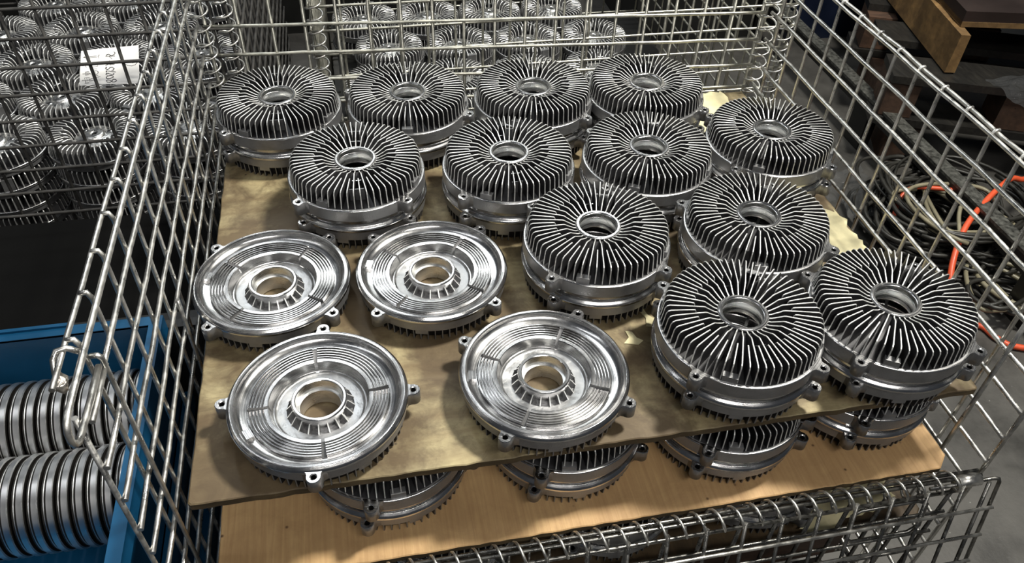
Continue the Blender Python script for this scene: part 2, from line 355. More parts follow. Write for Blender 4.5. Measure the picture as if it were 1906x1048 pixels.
def body_B():
    mb = MB()
    mb.lathe([[(0.0300, 0.0120), (0.0600, 0.0165), (0.0958, 0.0205)], [(0.0958, 0.0205), (0.0974, 0.0215)], [(0.0974, 0.0215), (0.0976, 0.0345)]], M_CAST, 112)
    mb.lathe([[(0.0976, 0.0345), (0.0986, 0.0350)], [(0.0986, 0.0350), (0.1002, 0.0372)], [(0.1002, 0.0370), (0.1002, 0.0396)], [(0.1002, 0.0396), (0.0996, 0.0410), (0.0986, 0.0420)],
              [(0.0986, 0.0420), (0.0966, 0.0438)], [(0.0966, 0.0438), (0.0962, 0.0428), (0.0954, 0.0428), (0.0950, 0.0440)], [(0.0950, 0.0440), (0.0928, 0.0442)],
              [(0.0928, 0.0442), (0.0918, 0.0425), (0.0912, 0.0380)], [(0.0912, 0.0380), (0.0890, 0.0355), (0.0850, 0.0338), (0.0788, 0.0328)]], M_MACH, 128)
    # ridged (labyrinth) ring in four sectors with radial slots between them
    ridges = []
    for k in range(5):
        r0 = 0.0785 - k * 0.0036; z1 = 0.0372 - k * 0.0003
        ridges.append([(r0, z1 - 0.0042), (r0 - 0.0004, z1)]); ridges.append([(r0 - 0.0004, z1), (r0 - 0.0016, z1 + 0.0001)])
        ridges.append([(r0 - 0.0016, z1 + 0.0001), (r0 - 0.0020, z1 - 0.0040)]); ridges.append([(r0 - 0.0020, z1 - 0.0040), (r0 - 0.0036, z1 - 0.0045)])
    ridges.append([(0.0605, 0.0315), (0.0603, 0.0362)]); ridges.append([(0.0603, 0.0362), (0.0562, 0.0364)])
    ridges.append([(0.0562, 0.0364), (0.0554, 0.0356)]); ridges.append([(0.0554, 0.0356), (0.0528, 0.0238)])
    g = 0.035
    for k in range(4):
        a = 0.12 + k * PI / 2
        mb.lathe(ridges, M_MACH, 128, a + g, a + PI / 2 - g)
        for aa in (a + g, a + PI / 2 - g):          # walls of the slots
            ca, sa = math.cos(aa), math.sin(aa); b = len(mb.v)
            for (r_, z_) in [(0.0785, 0.0308), (0.0782, 0.0372), (0.0700, 0.0362), (0.0620, 0.0360), (0.0562, 0.0364), (0.0528, 0.0238)]: mb.v.append((r_ * ca, r_ * sa, z_))
            mb.face([b + i for i in range(6)], M_MACH)
        mb.lathe([[(0.0790, 0.0338), (0.0788, 0.0318), (0.0570, 0.0316), (0.0528, 0.0238)]], M_CAST, 128, a - g, a + g)
    mb.lathe([[(0.0528, 0.0238), (0.0522, 0.0232)], [(0.0522, 0.0232), (0.0508, 0.0230)]], M_MACH, 96)
    mb.lathe([[(0.0508, 0.0230), (0.0496, 0.0212), (0.0475, 0.0206), (0.0378, 0.0204)]], M_CAST2, 96)
    mb.lathe([[(0.0378, 0.0204), (0.0374, 0.0170)], [(0.0374, 0.0170), (0.0298, 0.0170)]], M_CAST, 96)
    # raised machined pad on the outer band
    R = Matrix.Rotation(2.1, 4, 'Z'); mb.box(0.0800, 0.0885, -0.0065, 0.0065, 0.033, 0.0385, M_MACH, R)
    return mb.mesh('housing_body')
M_CAST2 = noise_metal('bright_cast_floor', (0.42, 0.42, 0.425), 0.38, 1.0, 45, 0.25, 0.12, 0.5, 160)
def hub_B():
    mb = MB()
    mb.lathe([[(0.0312, 0.0165), (0.0311, 0.0352)], [(0.0311, 0.0352), (0.0306, 0.0364), (0.0297, 0.0370)], [(0.0297, 0.0370), (0.0274, 0.0370)],
              [(0.0274, 0.0370), (0.0264, 0.0362)]], M_MACH, 72)
    mb.lathe([[(0.0264, 0.0362), (0.0261, 0.0230)], [(0.0261, 0.0230), (0.0232, 0.0225)], [(0.0232, 0.0225), (0.0230, 0.0020)], [(0.0230, 0.0020), (0.0290, 0.0020)], [(0.0290, 0.0020), (0.0290, 0.0170)]], M_BORE, 72)
    return mb.mesh('hub_ring')
def ribs_B():
    mb = MB()
    for i in range(20):
        a = 2 * PI * i / 20; ca, sa = math.cos(a), math.sin(a); t = 0.0007
        prof = [(0.0310, 0.0170), (0.0385, 0.0170), (0.0385, 0.0212), (0.0310, 0.0300)]
        b = len(mb.v)
        for off in (-t, t):
            for (r, z) in prof: mb.v.append((r * ca - off * sa, r * sa + off * ca, z))
        mb.face([b, b + 1, b + 2, b + 3][::-1], M_CAST); mb.face([b + 4, b + 5, b + 6, b + 7], M_CAST)
        for q in ((1, 2), (2, 3)): mb.face((b + q[0], b + q[1], b + 4 + q[1], b + 4 + q[0]), M_EDGE)
    return mb.mesh('hub_ribs')
def lug_B():
    mb = MB(); lug(mb, 0.0225, 0.0405); return mb.mesh('mounting_lug')

ME_T = dict(body=body_T(), fins=fins_up(), hub=hub_T(), lug=lug_T())
# bottom housings carry the same fins upside down: tips at z=0
ME_B = dict(body=body_B(), hub=hub_B(), ribs=ribs_B(), lug=lug_B())
def fins_down():
    mb = MB()
    for i in range(NF):
        a = 2 * PI * (i + 0.5) / NF
        prof = [(0.0310, 0.0050), (0.036, 0.0045), (0.0450, 0.0010), (0.052, 0.0), (0.070, 0.0), (0.0900, 0.0003), (0.0925, 0.0012), (0.0936, 0.0030), (0.0946, 0.0218)] if i % 2 == 0 else \
               [(0.0570, 0.0120), (0.0580, 0.0010), (0.061, 0.0), (0.074, 0.0), (0.0900, 0.0003), (0.0925, 0.0012), (0.0936, 0.0030), (0.0946, 0.0218)]
        prof = [(r, 0.0223 - z) for r, z in prof]      # build as fins-up then mirror
        add_fin(mb, a, prof, lambda r: 0.0005 if r > 0.058 else 0.0115, sgn=1, me=M_CAST)
    mb.v = [(x, y, 0.0223 - z) for x, y, z in mb.v]
    mb.lathe([[(0.0870, 0.0200), (0.0870, 0.0030), (0.0700, 0.0020)]], M_FIN, 96)  # added dark core, stands in for shade between the lower fins
    for pa in (0.6, 2.1, 3.7, 5.3):
        mb.box(0.0875, 0.0957, -0.008, 0.008, 0.0140, 0.0212, M_CAST, Matrix.Rotation(pa, 4, 'Z'))
    return mb.mesh('cooling_fins')
ME_B['fins'] = fins_down()

def make_housing(kind, loc, deg, name='finned_housing', tilt=(0, 0)):
    M = ME_T if kind == 'T' else ME_B
    r = empty(name, loc); r.rotation_euler = (tilt[0], tilt[1], math.radians(deg))
    ob('housing_body', M['body'], r); ob('hub_ring', M['hub'], r); ob('cooling_fins', M['fins'], r)
    if kind == 'B': ob('hub_ribs', M['ribs'], r)
    for k in range(4):
        l = ob('mounting_lug', M['lug'], r); l.rotation_euler = (0, 0, k * PI / 2)
    return r

# ------------------------------------------------------------------ the floor
mb = MB(); mb.box(-6, 6, -3, 9, -0.05, 0, M_FLOOR); fl = ob('floor', mb); fl['kind'] = 'structure'

# ------------------------------------------------------------------ wire mesh baskets
def wire_panel(mb, org, du, dv, nrm, us, vs, r, m, ext=0.0, wav=0.0):
    """grid of wires: for every u a wire along v, for every v a wire along u, offset along nrm"""
    org = Vector(org); du = Vector(du); dv = Vector(dv); nrm = Vector(nrm)
    u0, u1, v0, v1 = us[0], us[-1], vs[0], vs[-1]
    for u in us:
        mb.tube([org + du * u + dv * (v0 - ext), org + du * u + dv * (v1 + ext)], r, m)
    for v in vs:
        K = max(2, int((u1 - u0) / 0.05)); pts = []
        for i in range(K + 1):
            pts.append(org + du * (u0 - ext + (u1 - u0 + 2 * ext) * i / K) + dv * (v + random.uniform(-wav, wav)) + nrm * (r * 1.75))
        mb.tube(pts, r, m)
def spiral(mb, p0, p1, rad, pitch, r, m, steps=14, phase=0.0):
    p0 = Vector(p0); p1 = Vector(p1); ax = (p1 - p0); L_ = ax.length; ax.normalize()
    u = ax.orthogonal().normalized(); v = ax.cross(u); n = int(L_ / pitch * steps); pts = []
    for i in range(n + 1):
        a = 2 * PI * i / steps + phase
        pts.append(p0 + ax * (L_ * i / n) + u * rad * math.cos(a) + v * rad * math.sin(a))
    mb.tube(pts, r, m, n=6)
def frange(a, b, d):
    n = int(round((b - a) / d)); return [a + (b - a) * i / n for i in range(n + 1)]

XL, XR = -0.022, 0.955
YBL, YBR = 0.805, 0.738       # back wall is a little askew
ZT, ZBOT = 0.250, -0.50
basket = empty('wire_mesh_basket', (0, 0, -0.62))
tag(basket, 'galvanised wire mesh basket holding the plywood shelves, its front gate folded down', 'basket')
def bpart(name, mb):
    o = ob(name, mb, basket); o.location = (0, 0, 0.62); return o

levels = [0.206, 0.155, 0.105, 0.055, 0.010, -0.040, -0.090, -0.140, -0.190, -0.240, -0.290, -0.340, -0.390, -0.440, -0.490]
# left panel
mb = MB(); r = 0.0027
ys = [0.008 + 0.0575 * k for k in range(14)]
for k, y in enumerate(ys):
    mb.tube([(XL - 0.0075, y, ZBOT), (XL - 0.0075, y, ZT - 0.006), (XL - 0.010, y, ZT + 0.0015), (XL - 0.0165, y, ZT + 0.0015)], r, M_WIRE)
mb.tube([(XL - 0.0075, -0.052, ZBOT), (XL - 0.0075, -0.052, 0.222)], r, M_WIRE)
mb.tube([(XL + 0.0045, 0.008, ZBOT), (XL + 0.0045, 0.008, 0.226), (XL + 0.002, 0.008, 0.2295), (XL - 0.004, 0.008, 0.2295)], r, M_WIRE)
mb.tube([(XL + 0.0045, 0.0655 - 0.0575 + 0.235, ZBOT), (XL + 0.0045, 0.243, 0.0), (XL + 0.0045, 0.243, 0.07)], r, M_WIRE)
for i, z in enumerate(levels):
    y0 = 0.003 if i == 0 else -0.056
    pts = [(XL - 0.002 + 0.0006 * math.sin(q * 1.9 + i), y0 + (YBL - 0.004 - y0) * q / 14, z + 0.0008 * math.sin(q * 2.3 + i * 1.7)) for q in range(15)]
    mb.tube(pts, r * 1.08, M_WIRE)
# doubled top rail; its inner wire turns down at the front into a long hairpin
rr = 0.0030
mb.tube([(XL - 0.0165, -0.045 + (YBL + 0.045) * q / 14, ZT + 0.0008 * math.sin(q * 2.1)) for q in range(15)], 0.0026, M_WIRE)
mb.tube([(XL, -0.072 + (YBL + 0.072) * q / 14, ZT) for q in range(14, -1, -1)] +
        [(XL, -0.0785, 0.2475), (XL, -0.0835, 0.241), (XL, -0.0845, 0.233), (XL, -0.0825, 0.226), (XL, -0.077, 0.2215), (XL, -0.070, 0.2205), (XL + 0.001, -0.03, 0.2205), (XL + 0.001, 0.004, 0.2205)], rr, M_WIRE)
mb.tube([(XL + 0.0035, -0.052, 0.214), (XL + 0.0035, 0.012, 0.214)], r, M_WIRE)
bpart('left_side_panel', mb)
# hook with weld blob on the outer rail
mb = MB()
mb.tube([(XL - 0.004, -0.004, 0.2485), (XL - 0.013, -0.003, 0.2535), (XL - 0.020, -0.006, 0.254), (XL - 0.0225, -0.012, 0.250), (XL - 0.0215, -0.020, 0.243), (XL - 0.019, -0.026, 0.239)], 0.0027, M_WIRE)
b0 = len(mb.v); nn = 9
for i in range(nn + 1):
    for k in range(12):
        ph = PI * i / nn; a = 2 * PI * k / 12; rad = 0.0066 * (1 + 0.22 * math.sin(3 * a + 2 * ph) + 0.12 * math.sin(7 * ph + a))
        mb.v.append((XL - 0.0175 + rad * math.sin(ph) * math.cos(a), -0.0275 + 1.35 * rad * math.sin(ph) * math.sin(a), 0.2385 + rad * math.cos(ph)))
for i in range(nn):
    for k in range(12):
        mb.face((b0 + i * 12 + k, b0 + i * 12 + (k + 1) % 12, b0 + (i + 1) * 12 + (k + 1) % 12, b0 + (i + 1) * 12 + k), M_RUSTWELD, True)
bpart('latch_hook', mb)
# right panel
mb = MB()
ysr = [0.028 + 0.0526 * k for k in range(14)]
for y in ysr:
    mb.tube([(XR + 0.0065, y, ZBOT), (XR + 0.0065, y, ZT - 0.005), (XR + 0.009, y, ZT + 0.002), (XR + 0.015, y, ZT + 0.002)], r, M_WIRE)
mb.tube([(XR + 0.0065, -0.048, ZBOT), (XR + 0.0065, -0.048, ZT)], r * 1.15, M_WIRE)
mb.tube([(XR - 0.005, 0.006, ZBOT), (XR - 0.005, 0.006, ZT - 0.01)], r * 1.15, M_WIRE)
for i, z in enumerate(levels):
    pts = [(XR + 0.0006 * math.sin(q * 1.7 + i), -0.05 + (YBR + 0.046) * q / 14, z + 0.001 * math.sin(q * 2.0 + i * 1.3)) for q in range(15)]
    mb.tube(pts, 0.0031, M_WIRE)
mb.tube([(XR, -0.05 + (YBR + 0.05) * q / 14, ZT + 0.001 * math.sin(q * 1.7)) for q in range(15)], 0.0027, M_WIRE)
mb.tube([(XR + 0.013, -0.05 + (YBR + 0.05) * q / 14, ZT + 0.0015 * math.sin(q * 2.6)) for q in range(15)], 0.0027, M_WIRE)
bpart('right_side_panel', mb)
# back panel
mb = MB(); ub = Vector((XR - XL, YBR - YBL, 0)); Lb = ub.length; ub.normalize(); nb = Vector((ub.y, -ub.x, 0))
wire_panel(mb, (XL, YBL, 0), ub, (0, 0, 1), nb, [0.0111 + 0.0529 * k for k in range(19)], levels[::-1] + [ZT], 0.0029, M_BWIRE, 0.003, 0.0009)
bpart('back_panel', mb)
mb = MB(); spiral(mb, (XL + 0.006, YBL - 0.006, ZBOT), (XL + 0.006, YBL - 0.006, ZT), 0.0155, 0.0245, 0.0017, M_WIRE); bpart('corner_spiral', mb)
mb = MB(); spiral(mb, (XR - 0.002, YBR - 0.002, ZBOT), (XR - 0.002, YBR - 0.002, ZT), 0.0155, 0.0245, 0.0017, M_WIRE); bpart('corner_spiral', mb)
# bottom panel and four feet
mb = MB(); wire_panel(mb, (XL, -0.05, ZBOT), (1, 0, 0), (0, 1, 0), (0, 0, 1), frange(0, XR - XL, 0.052), frange(0, 0.78, 0.052), r, M_GATE); bpart('bottom_panel', mb)
for x in (0.05, 0.88):
    for y in (0.02, 0.66):
        mb = MB(); mb.box(x - 0.025, x + 0.025, y - 0.03, y + 0.03, -0.62, ZBOT, M_GATE); bpart('foot', mb)
# lower front gate (fixed) with coil hinge along its top
YG = -0.052; ZG = -0.118
mb = MB()
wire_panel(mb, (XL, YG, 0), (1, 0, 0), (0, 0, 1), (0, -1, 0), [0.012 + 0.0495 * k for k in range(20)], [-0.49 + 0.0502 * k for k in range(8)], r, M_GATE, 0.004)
for (dy, dz) in ((0.002, 0.0), (-0.0035, 0.0075), (0.004, 0.0075)):
    mb.tube([(XL, YG + dy, ZG + dz), (XR, YG + dy, ZG + dz)], 0.0024, M_GATE)
bpart('lower_front_gate', mb)
mb = MB(); spiral(mb, (XL, YG - 0.002, ZG + 0.001), (XR - 0.025, YG - 0.002, ZG + 0.001), 0.0140, 0.0245, 0.0018, M_WIRE); bpart('hinge_spiral', mb)
mb = MB()
mb.tube([(XR - 0.036, YG - 0.006, ZG + 0.004), (XR - 0.004, YG - 0.006, ZG + 0.004)], 0.0085, M_WIRE, n=16)
bpart('hinge_sleeve', mb)
# upper front gate folded down outside
mb = MB(); fd = Vector((0, -0.030, -0.15)).normalized(); fn = Vector((0, fd.z, -fd.y)).normalized()
if fn.y > 0: fn = -fn
us = [0.005 + 0.0495 * k for k in range(20)]
org = Vector((XL, YG - 0.014, ZG + 0.006))
for u in us:
    mb.tube([org + Vector((u, 0, 0)), org + Vector((u, 0, 0)) + fd * 0.36], 0.0024, M_GATE)
for k, v in enumerate([0.045, 0.097, 0.149, 0.201, 0.253, 0.305, 0.355]):
    mb.tube([org + Vector((-0.005, 0, 0)) + fd * v + fn * 0.0042, org + Vector((XR - XL + 0.022, 0, 0)) + fd * v + fn * 0.0042], 0.0025, M_WIRE)
a0 = org + Vector((XR - XL + 0.018, 0, 0))
mb.tube([org + Vector((0.9, 0.004, -0.001)), a0 + Vector((-0.004, 0.004, 0)), a0 + Vector((0.002, 0.002, 0.0)), a0 + Vector((0.003, 0, -0.004)), a0 + Vector((0.003, 0, 0)) + fd * 0.36], 0.0026, M_GATE)
mb.tube([a0 + Vector((-0.013, 0, 0)), a0 + Vector((-0.013, 0, 0)) + fd * 0.36], 0.0026, M_GATE)
mb.tube([org + Vector((0, 0.0045, 0)) + fd * 0.012, org + Vector((0.93, 0.0045, 0)) + fd * 0.012], 0.0022, M_GATE)
# handle loop hanging in the gate
hx = 0.80
mb.tube([org + Vector((hx, 0.006, 0)) + fd * 0.03, org + Vector((hx + 0.01, 0.006, 0)) + fd * 0.022, org + Vector((hx + 0.09, 0.006, 0)) + fd * 0.022, org + Vector((hx + 0.105, 0.006, 0)) + fd * 0.03,
         org + Vector((hx + 0.105, 0.006, 0)) + fd * 0.07, org + Vector((hx + 0.09, 0.006, 0)) + fd * 0.08, org + Vector((hx + 0.01, 0.006, 0)) + fd * 0.08, org + Vector((hx, 0.006, 0)) + fd * 0.07], 0.0026, M_GATE, closed=True)
bpart('folded_front_gate', mb)

# ------------------------------------------------------------------ plywood shelves
def shelf(name, x0, x1, y0, y1, z, th, m, me, round_r=0.004, jit=0.0012, seed=1, cham=None):
    rnd = random.Random(seed); mb = MB(); pts = []
    def edge(p, q, n):
        for i in range(n):
            t = i / n; x = p[0] + (q[0] - p[0]) * t; y = p[1] + (q[1] - p[1]) * t
            j = rnd.uniform(-jit, jit) if 0 < i < n - 1 else 0
            nx, ny = -(q[1] - p[1]), q[0] - p[0]; l = math.hypot(nx, ny); pts.append((x + nx / l * j, y + ny / l * j))
    c = round_r
    edge((x0 + c, y0), (x1 - c, y0), 70); edge((x1 - c, y0), (x1, y0 + c), 2); edge((x1, y0 + c), (x1, y1), 30); edge((x1, y1), (x0, y1 + 0.0), 40); edge((x0, y1), (x0, y0 + c), 30); edge((x0, y0 + c), (x0 + c, y0), 2)
    K = len(pts); b = 0
    for (x, y) in pts: mb.v += [(x, y, z - th), (x, y, z - 0.0012), ((x + (x0 + x1) / 2 * 0.003) / 1.003, (y + (y0 + y1) / 2 * 0.003) / 1.003, z)]
    for i in range(K):
        j = (i + 1) % K; mb.face((3 * i, 3 * j, 3 * j + 1, 3 * i + 1), me); mb.face((3 * i + 1, 3 * j + 1, 3 * j + 2, 3 * i + 2), m)
    mb.face([3 * i + 2 for i in range(K)], m); mb.face([3 * i for i in range(K)][::-1], me)
    return ob(name, mb)
s1 = shelf('plywood_shelf', 0.0, 0.936, 0.0, 0.735, 0.0, 0.010, M_PLY1, M_PLYEDGE, 0.003, 0.0010, 3)
tag(s1, 'stained yellow-brown plywood shelf, the topmost, under the rows of finned housings', 'shelf')
s2 = shelf('plywood_shelf', 0.008, 0.928, -0.036, 0.720, -0.112, 0.009, M_PLY2, M_PLYEDGE, 0.018, 0.0007, 5)
tag(s2, 'cleaner light orange plywood shelf jutting out below the stained top shelf', 'shelf')
s3 = shelf('plywood_shelf', 0.012, 0.930, -0.040, 0.715, -0.224, 0.009, M_SHADEPLY, M_PLYEDGE, 0.01, 0.0008, 6)
tag(s3, 'plywood shelf lowest in the basket, seen through the wires of the front gate', 'shelf')
# battens carrying the lower shelf inside the basket
for y in (0.08, 0.60):
    mb = MB(); mb.box(0.0, 0.93, y - 0.03, y + 0.03, ZBOT + 0.008, -0.2335, M_OLDWOOD)
    tag(ob('timber_batten', mb), 'dark timber batten under the lowest shelf inside the basket, ' + ('near the front gate' if y < 0.3 else 'near the back wall'), 'batten')

# ------------------------------------------------------------------ housings on the top shelf
Zt = 0.047
bowls = [('B1', 0.083, 0.296, 45, 'open bowl-like aluminium housing, rear left, against the left wire wall'),
         ('B2', 0.293, 0.284, 43, 'open bowl-like aluminium housing, rear right of the four open ones'),
         ('B3', 0.142, 0.090, 86, 'open bowl-like aluminium housing nearest the front left shelf corner'),
         ('B4', 0.401, 0.085, 53.5, 'open bowl-like aluminium housing at front centre, left of the front finned stacks')]
for n_, x, y, a, lb in bowls:
    if n_ == 'B1': x += 0.004
    tag(make_housing('B', (x, y, 0), a, 'aluminium_housing'), lb, 'housing', 'open housings on the top shelf')
stacks = [  # name x y lug angle upper, lower, where
    ('T1', 0.095, 0.673, 40, 40, 'back row, first stack from the left'),
    ('T2', 0.301, 0.657, 62, 60, 'back row, second stack from the left'),
    ('T3', 0.507, 0.644, 44, 41, 'back row, third stack from the left'),
    ('T4', 0.699, 0.633, 50, 48, 'back row, fourth stack from the left'),
    ('T8', 0.847, 0.462, 38, 40, 'rearmost stack beside the right wire wall'),
    ('T5', 0.208, 0.477, 38, 40, 'second row, first stack from the left'),
    ('T6', 0.430, 0.461, 42, 43.5, 'second row, second stack from the left'),
    ('T7', 0.641, 0.446, 38, 40, 'second row, third stack from the left'),
    ('T9', 0.514, 0.275, 42, 45, 'stack right of the two rear open housings'),
    ('T10', 0.737, 0.264, 52, 48, 'stack just behind the two front stacks'),
    ('T11', 0.639, 0.089, 40, 40, 'left of the two front stacks'),
    ('T12', 0.833, 0.080, 42, 45, 'right of the two front stacks')]
for n_, x, y, a, a2, where in stacks:
    up = make_housing('T', (x, y, Zt), a + (90 if n_ in ('T2', 'T7', 'T9') else 0) + (180 if n_ in ('T11', 'T5') else 0))
    tag(up, 'fins-up aluminium housing, upper one, ' + where, 'housing', 'fins-up housings on the top shelf')
    lo = make_housing('B', (x, y, 0), a2, 'aluminium_housing')
    tag(lo, 'fins-down rimmed housing, lower one, ' + where, 'housing', 'fins-down lower housings on the top shelf')
# second shelf
for x, y, a, wh in [(0.212, 0.091, 72, 'leftmost'), (0.432, 0.090, 58, 'second from the left'), (0.645, 0.080, 52, 'third from the left'), (0.842, 0.096, 60, 'rightmost')]:
    tag(make_housing('T', (x, y, -0.112 + 0.0465), a + 4), 'fins-up housing under the top shelf, upper one, %s stack there' % wh, 'housing', 'housings under the top shelf')
    tag(make_housing('B', (x, y, -0.112), a, 'aluminium_housing'), 'bright-rimmed housing on the light plywood shelf, lower one, %s stack' % wh, 'housing', 'rimmed housings on the light plywood shelf')
for x, y, a, wh in [(0.28, 0.065, 30, 'leftmost'), (0.49, 0.062, 50, 'second from the left'), (0.70, 0.065, 20, 'rightmost')]:
    tag(make_housing('T', (x, y, -0.224 + 0.0465), a), 'shadowed fins-up housing on the lowest shelf, upper one, %s stack' % wh, 'housing', 'housings on the lowest shelf')
    tag(make_housing('B', (x, y, -0.224), a + 3, 'aluminium_housing'), 'shadowed rimmed housing on the lowest shelf, lower one, %s stack' % wh, 'housing', 'rimmed housings on the lowest shelf')

# ------------------------------------------------------------------ crumpled sheets and scraps
def crumple(name, x0, x1, y0, y1, z, amp, m, seed, rz=0.0, n=16):
    rnd = random.Random(seed); mb = MB(); K = n; G = [[0] * (K + 1) for _ in range(K + 1)]
    ph = [(rnd.uniform(20, 90), rnd.uniform(20, 90), rnd.uniform(0, 6)) for _ in range(5)]
    cx, cy = (x0 + x1) / 2, (y0 + y1) / 2
    for i in range(K + 1):
        for j in range(K + 1):
            x = x0 + (x1 - x0) * i / K; y = y0 + (y1 - y0) * j / K
            h = sum(math.sin(a * x + b * y + c) for a, b, c in ph) / 5
            if i in (0, K) or j in (0, K): x += rnd.uniform(-1, 1) * 0.006; y += rnd.uniform(-1, 1) * 0.006
            dx, dy = x - cx, y - cy
            mb.v.append((cx + dx * math.cos(rz) - dy * math.sin(rz), cy + dx * math.sin(rz) + dy * math.cos(rz), z + amp * (1 + h)))
    for i in range(K):
        for j in range(K):
            a = i * (K + 1) + j; mb.face((a, a + K + 1, a + K + 2, a + 1), m, False)
    t = len(mb.v)
    mb.v += [(x, y, zz - 0.0008) for x, y, zz in mb.v[:t]]
    for i in range(K):
        for j in range(K):
            a = t + i * (K + 1) + j; mb.face((a, a + 1, a + K + 2, a + K + 1), m, False)
    return ob(name, mb)
tag(crumple('cardboard_sheet', 0.72, 0.90, 0.57, 0.72, 0.0015, 0.004, M_SCRAP, 3, 0.1), 'crumpled cream cardboard sheet at the back right corner of the top shelf', 'cardboard')
tag(crumple('cardboard_sheet', 0.865, 0.932, 0.20, 0.36, 0.0015, 0.0015, M_SCRAP, 5, 0.0), 'pale yellow cardboard strip along the right edge of the top shelf', 'cardboard')
tag(crumple('cardboard_sheet', 0.74, 0.90, -0.03, 0.05, -0.2225, 0.006, M_SCRAP, 8, 0.2), 'crumpled yellow sheet on the lowest shelf behind the front gate', 'cardboard')
def scrap(pts, z, label):
    mb = MB(); K = len(pts)
    for (x, y) in pts: mb.v.append((x, y, z + 0.0002))
    for (x, y) in pts: mb.v.append((x, y, z + 0.0010 + random.uniform(0, 0.0006)))
    mb.face(list(range(K))[::-1], M_SCRAP); mb.face([K + i for i in range(K)], M_SCRAP)
    for i in range(K): mb.face((i, (i + 1) % K, K + (i + 1) % K, K + i), M_SCRAP)
    tag(ob('paper_scrap', mb), label, 'paper scrap', 'pale scraps on the shelf')
scrap([(0.522, 0.145), (0.540, 0.140), (0.548, 0.146), (0.541, 0.152), (0.538, 0.163), (0.530, 0.166), (0.531, 0.154)], 0, 'pale torn paper scrap on the bare top shelf, the one nearer the open housing')
scrap([(0.560, 0.170), (0.573, 0.166), (0.576, 0.180), (0.568, 0.190), (0.566, 0.202), (0.560, 0.198), (0.564, 0.184)], 0, 'pale torn paper scrap on the top shelf close to the front finned stack')

# ------------------------------------------------------------------ neighbouring baskets
def neighbour(label, x0, x1, y0, y1, zt, zb, lv0, pitchz, pitchx, m, mside, r, off):
    root = empty('wire_mesh_basket', (0, 0, -0.62)); tag(root, label, 'basket', None)
    def part(name, mb):
        o = ob(name, mb, root); o.location = (0, 0, 0.62)
    lv = []; z = lv0
    while z > zb: lv.append(z); z -= pitchz
    z = lv0 + pitchz
    while z <= zt: lv.insert(0, z); z += pitchz
    lv = lv[::-1]
    nx = int((x1 - x0 - off) / pitchx)
    mb = MB(); wire_panel(mb, (x0, y0, 0), (1, 0, 0), (0, 0, 1), (0, -1, 0), [0.0] + [off + pitchx * k for k in range(nx + 1)] + [x1 - x0], lv, r, m, 0.003, 0.0006); part('front_panel', mb)
    mb = MB(); wire_panel(mb, (x0, y1, 0), (1, 0, 0), (0, 0, 1), (0, 1, 0), frange(0, x1 - x0, pitchx), lv, r, mside, 0.003); part('back_panel', mb)
    for nm, x, s in (('left_side_panel', x0, -1), ('right_side_panel', x1, 1)):
        mb = MB(); wire_panel(mb, (x, y0, 0), (0, 1, 0), (0, 0, 1), (s, 0, 0), frange(0, y1 - y0, pitchx), lv, r, mside, 0.003); part(nm, mb)
        mb = MB(); spiral(mb, (x - s * 0.006, y0 + 0.006, zb), (x - s * 0.006, y0 + 0.006, zt), 0.0155, 0.0255, 0.0017, M_WIRE); part('corner_spiral', mb)
    mb = MB(); wire_panel(mb, (x0, y0, zb), (1, 0, 0), (0, 1, 0), (0, 0, 1), frange(0, x1 - x0, 0.1), frange(0, y1 - y0, 0.1), r, m); part('bottom_panel', mb)
    for x in (x0 + 0.08, x1 - 0.08):
        for y in (y0 + 0.08, y1 - 0.08):
            mb = MB(); mb.box(x - 0.03, x + 0.03, y - 0.03, y + 0.03, -0.62, zb, M_DARK); part('foot', mb)
    return root
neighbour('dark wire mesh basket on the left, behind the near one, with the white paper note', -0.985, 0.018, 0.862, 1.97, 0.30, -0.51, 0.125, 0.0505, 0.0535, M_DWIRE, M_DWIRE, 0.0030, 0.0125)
neighbour('wire mesh basket directly behind the near one, full of solid-hubbed housings', 0.150, 1.165, 1.000, 1.95, 0.24, -0.51, 0.044, 0.0490, 0.0556, M_BWIRE, M_BWIRE, 0.0027, 0.0548)

M_FINC = noise_metal('bright_cast_fin_side', (0.22, 0.22, 0.225), 0.45, 0.6, 60, 0.2, 0.08, 0.2, 400)
M_HUBC = noise_metal('bright_cast_hub', (0.74, 0.73, 0.71), 0.3, 1.0, 60, 0.2, 0.12, 0.5, 200)
# solid-hub housings in the neighbouring baskets
def fins_C():
    mb = MB()
    for i in range(48):
        a = 2 * PI * i / 48
        q_ = 1.0
        lg = [(0.0440, 0.0285), (0.0450, 0.0350), (0.0470, 0.0410), (0.0515, 0.0470), (0.0580, 0.0500), (0.0820, 0.0500), (0.0895, 0.0480), (0.0930, 0.0430), (0.0950, 0.0180)]
        sh = [(0.0620, 0.030), (0.0630, 0.0480), (0.0650, 0.0500), (0.0820, 0.0500), (0.0895, 0.0480), (0.0930, 0.0430), (0.0950, 0.0180)]
        add_fin(mb, a, lg if i % 2 == 0 else sh, lambda r: 0.0175, t=0.0025, ms=M_FINC)
    mb.box(0.083, 0.0975, -0.010, 0.010, 0.010, 0.046, M_CAST, Matrix.Rotation(0.9, 4, 'Z'))
    return mb.mesh('cooling_fins')
def body_C():
    mb = MB()
    mb.lathe([[(0.0430, 0.0175), (0.0955, 0.0175)]], M_FIN, 72)
    mb.lathe([[(0.0955, 0.0175), (0.0985, 0.0165)], [(0.0985, 0.0165), (0.0985, 0.0120)], [(0.0985, 0.0120), (0.0950, 0.0100)], [(0.0950, 0.0100), (0.0950, 0.0)], [(0.0950, 0.0), (0.03, 0.0)]], M_CAST, 72)
    mb.lathe([[(0.0965, 0.0180), (0.0978, 0.0180), (0.0990, 0.0172), (0.0990, 0.0150)]], M_MACH, 72)
    return mb.mesh('housing_body')
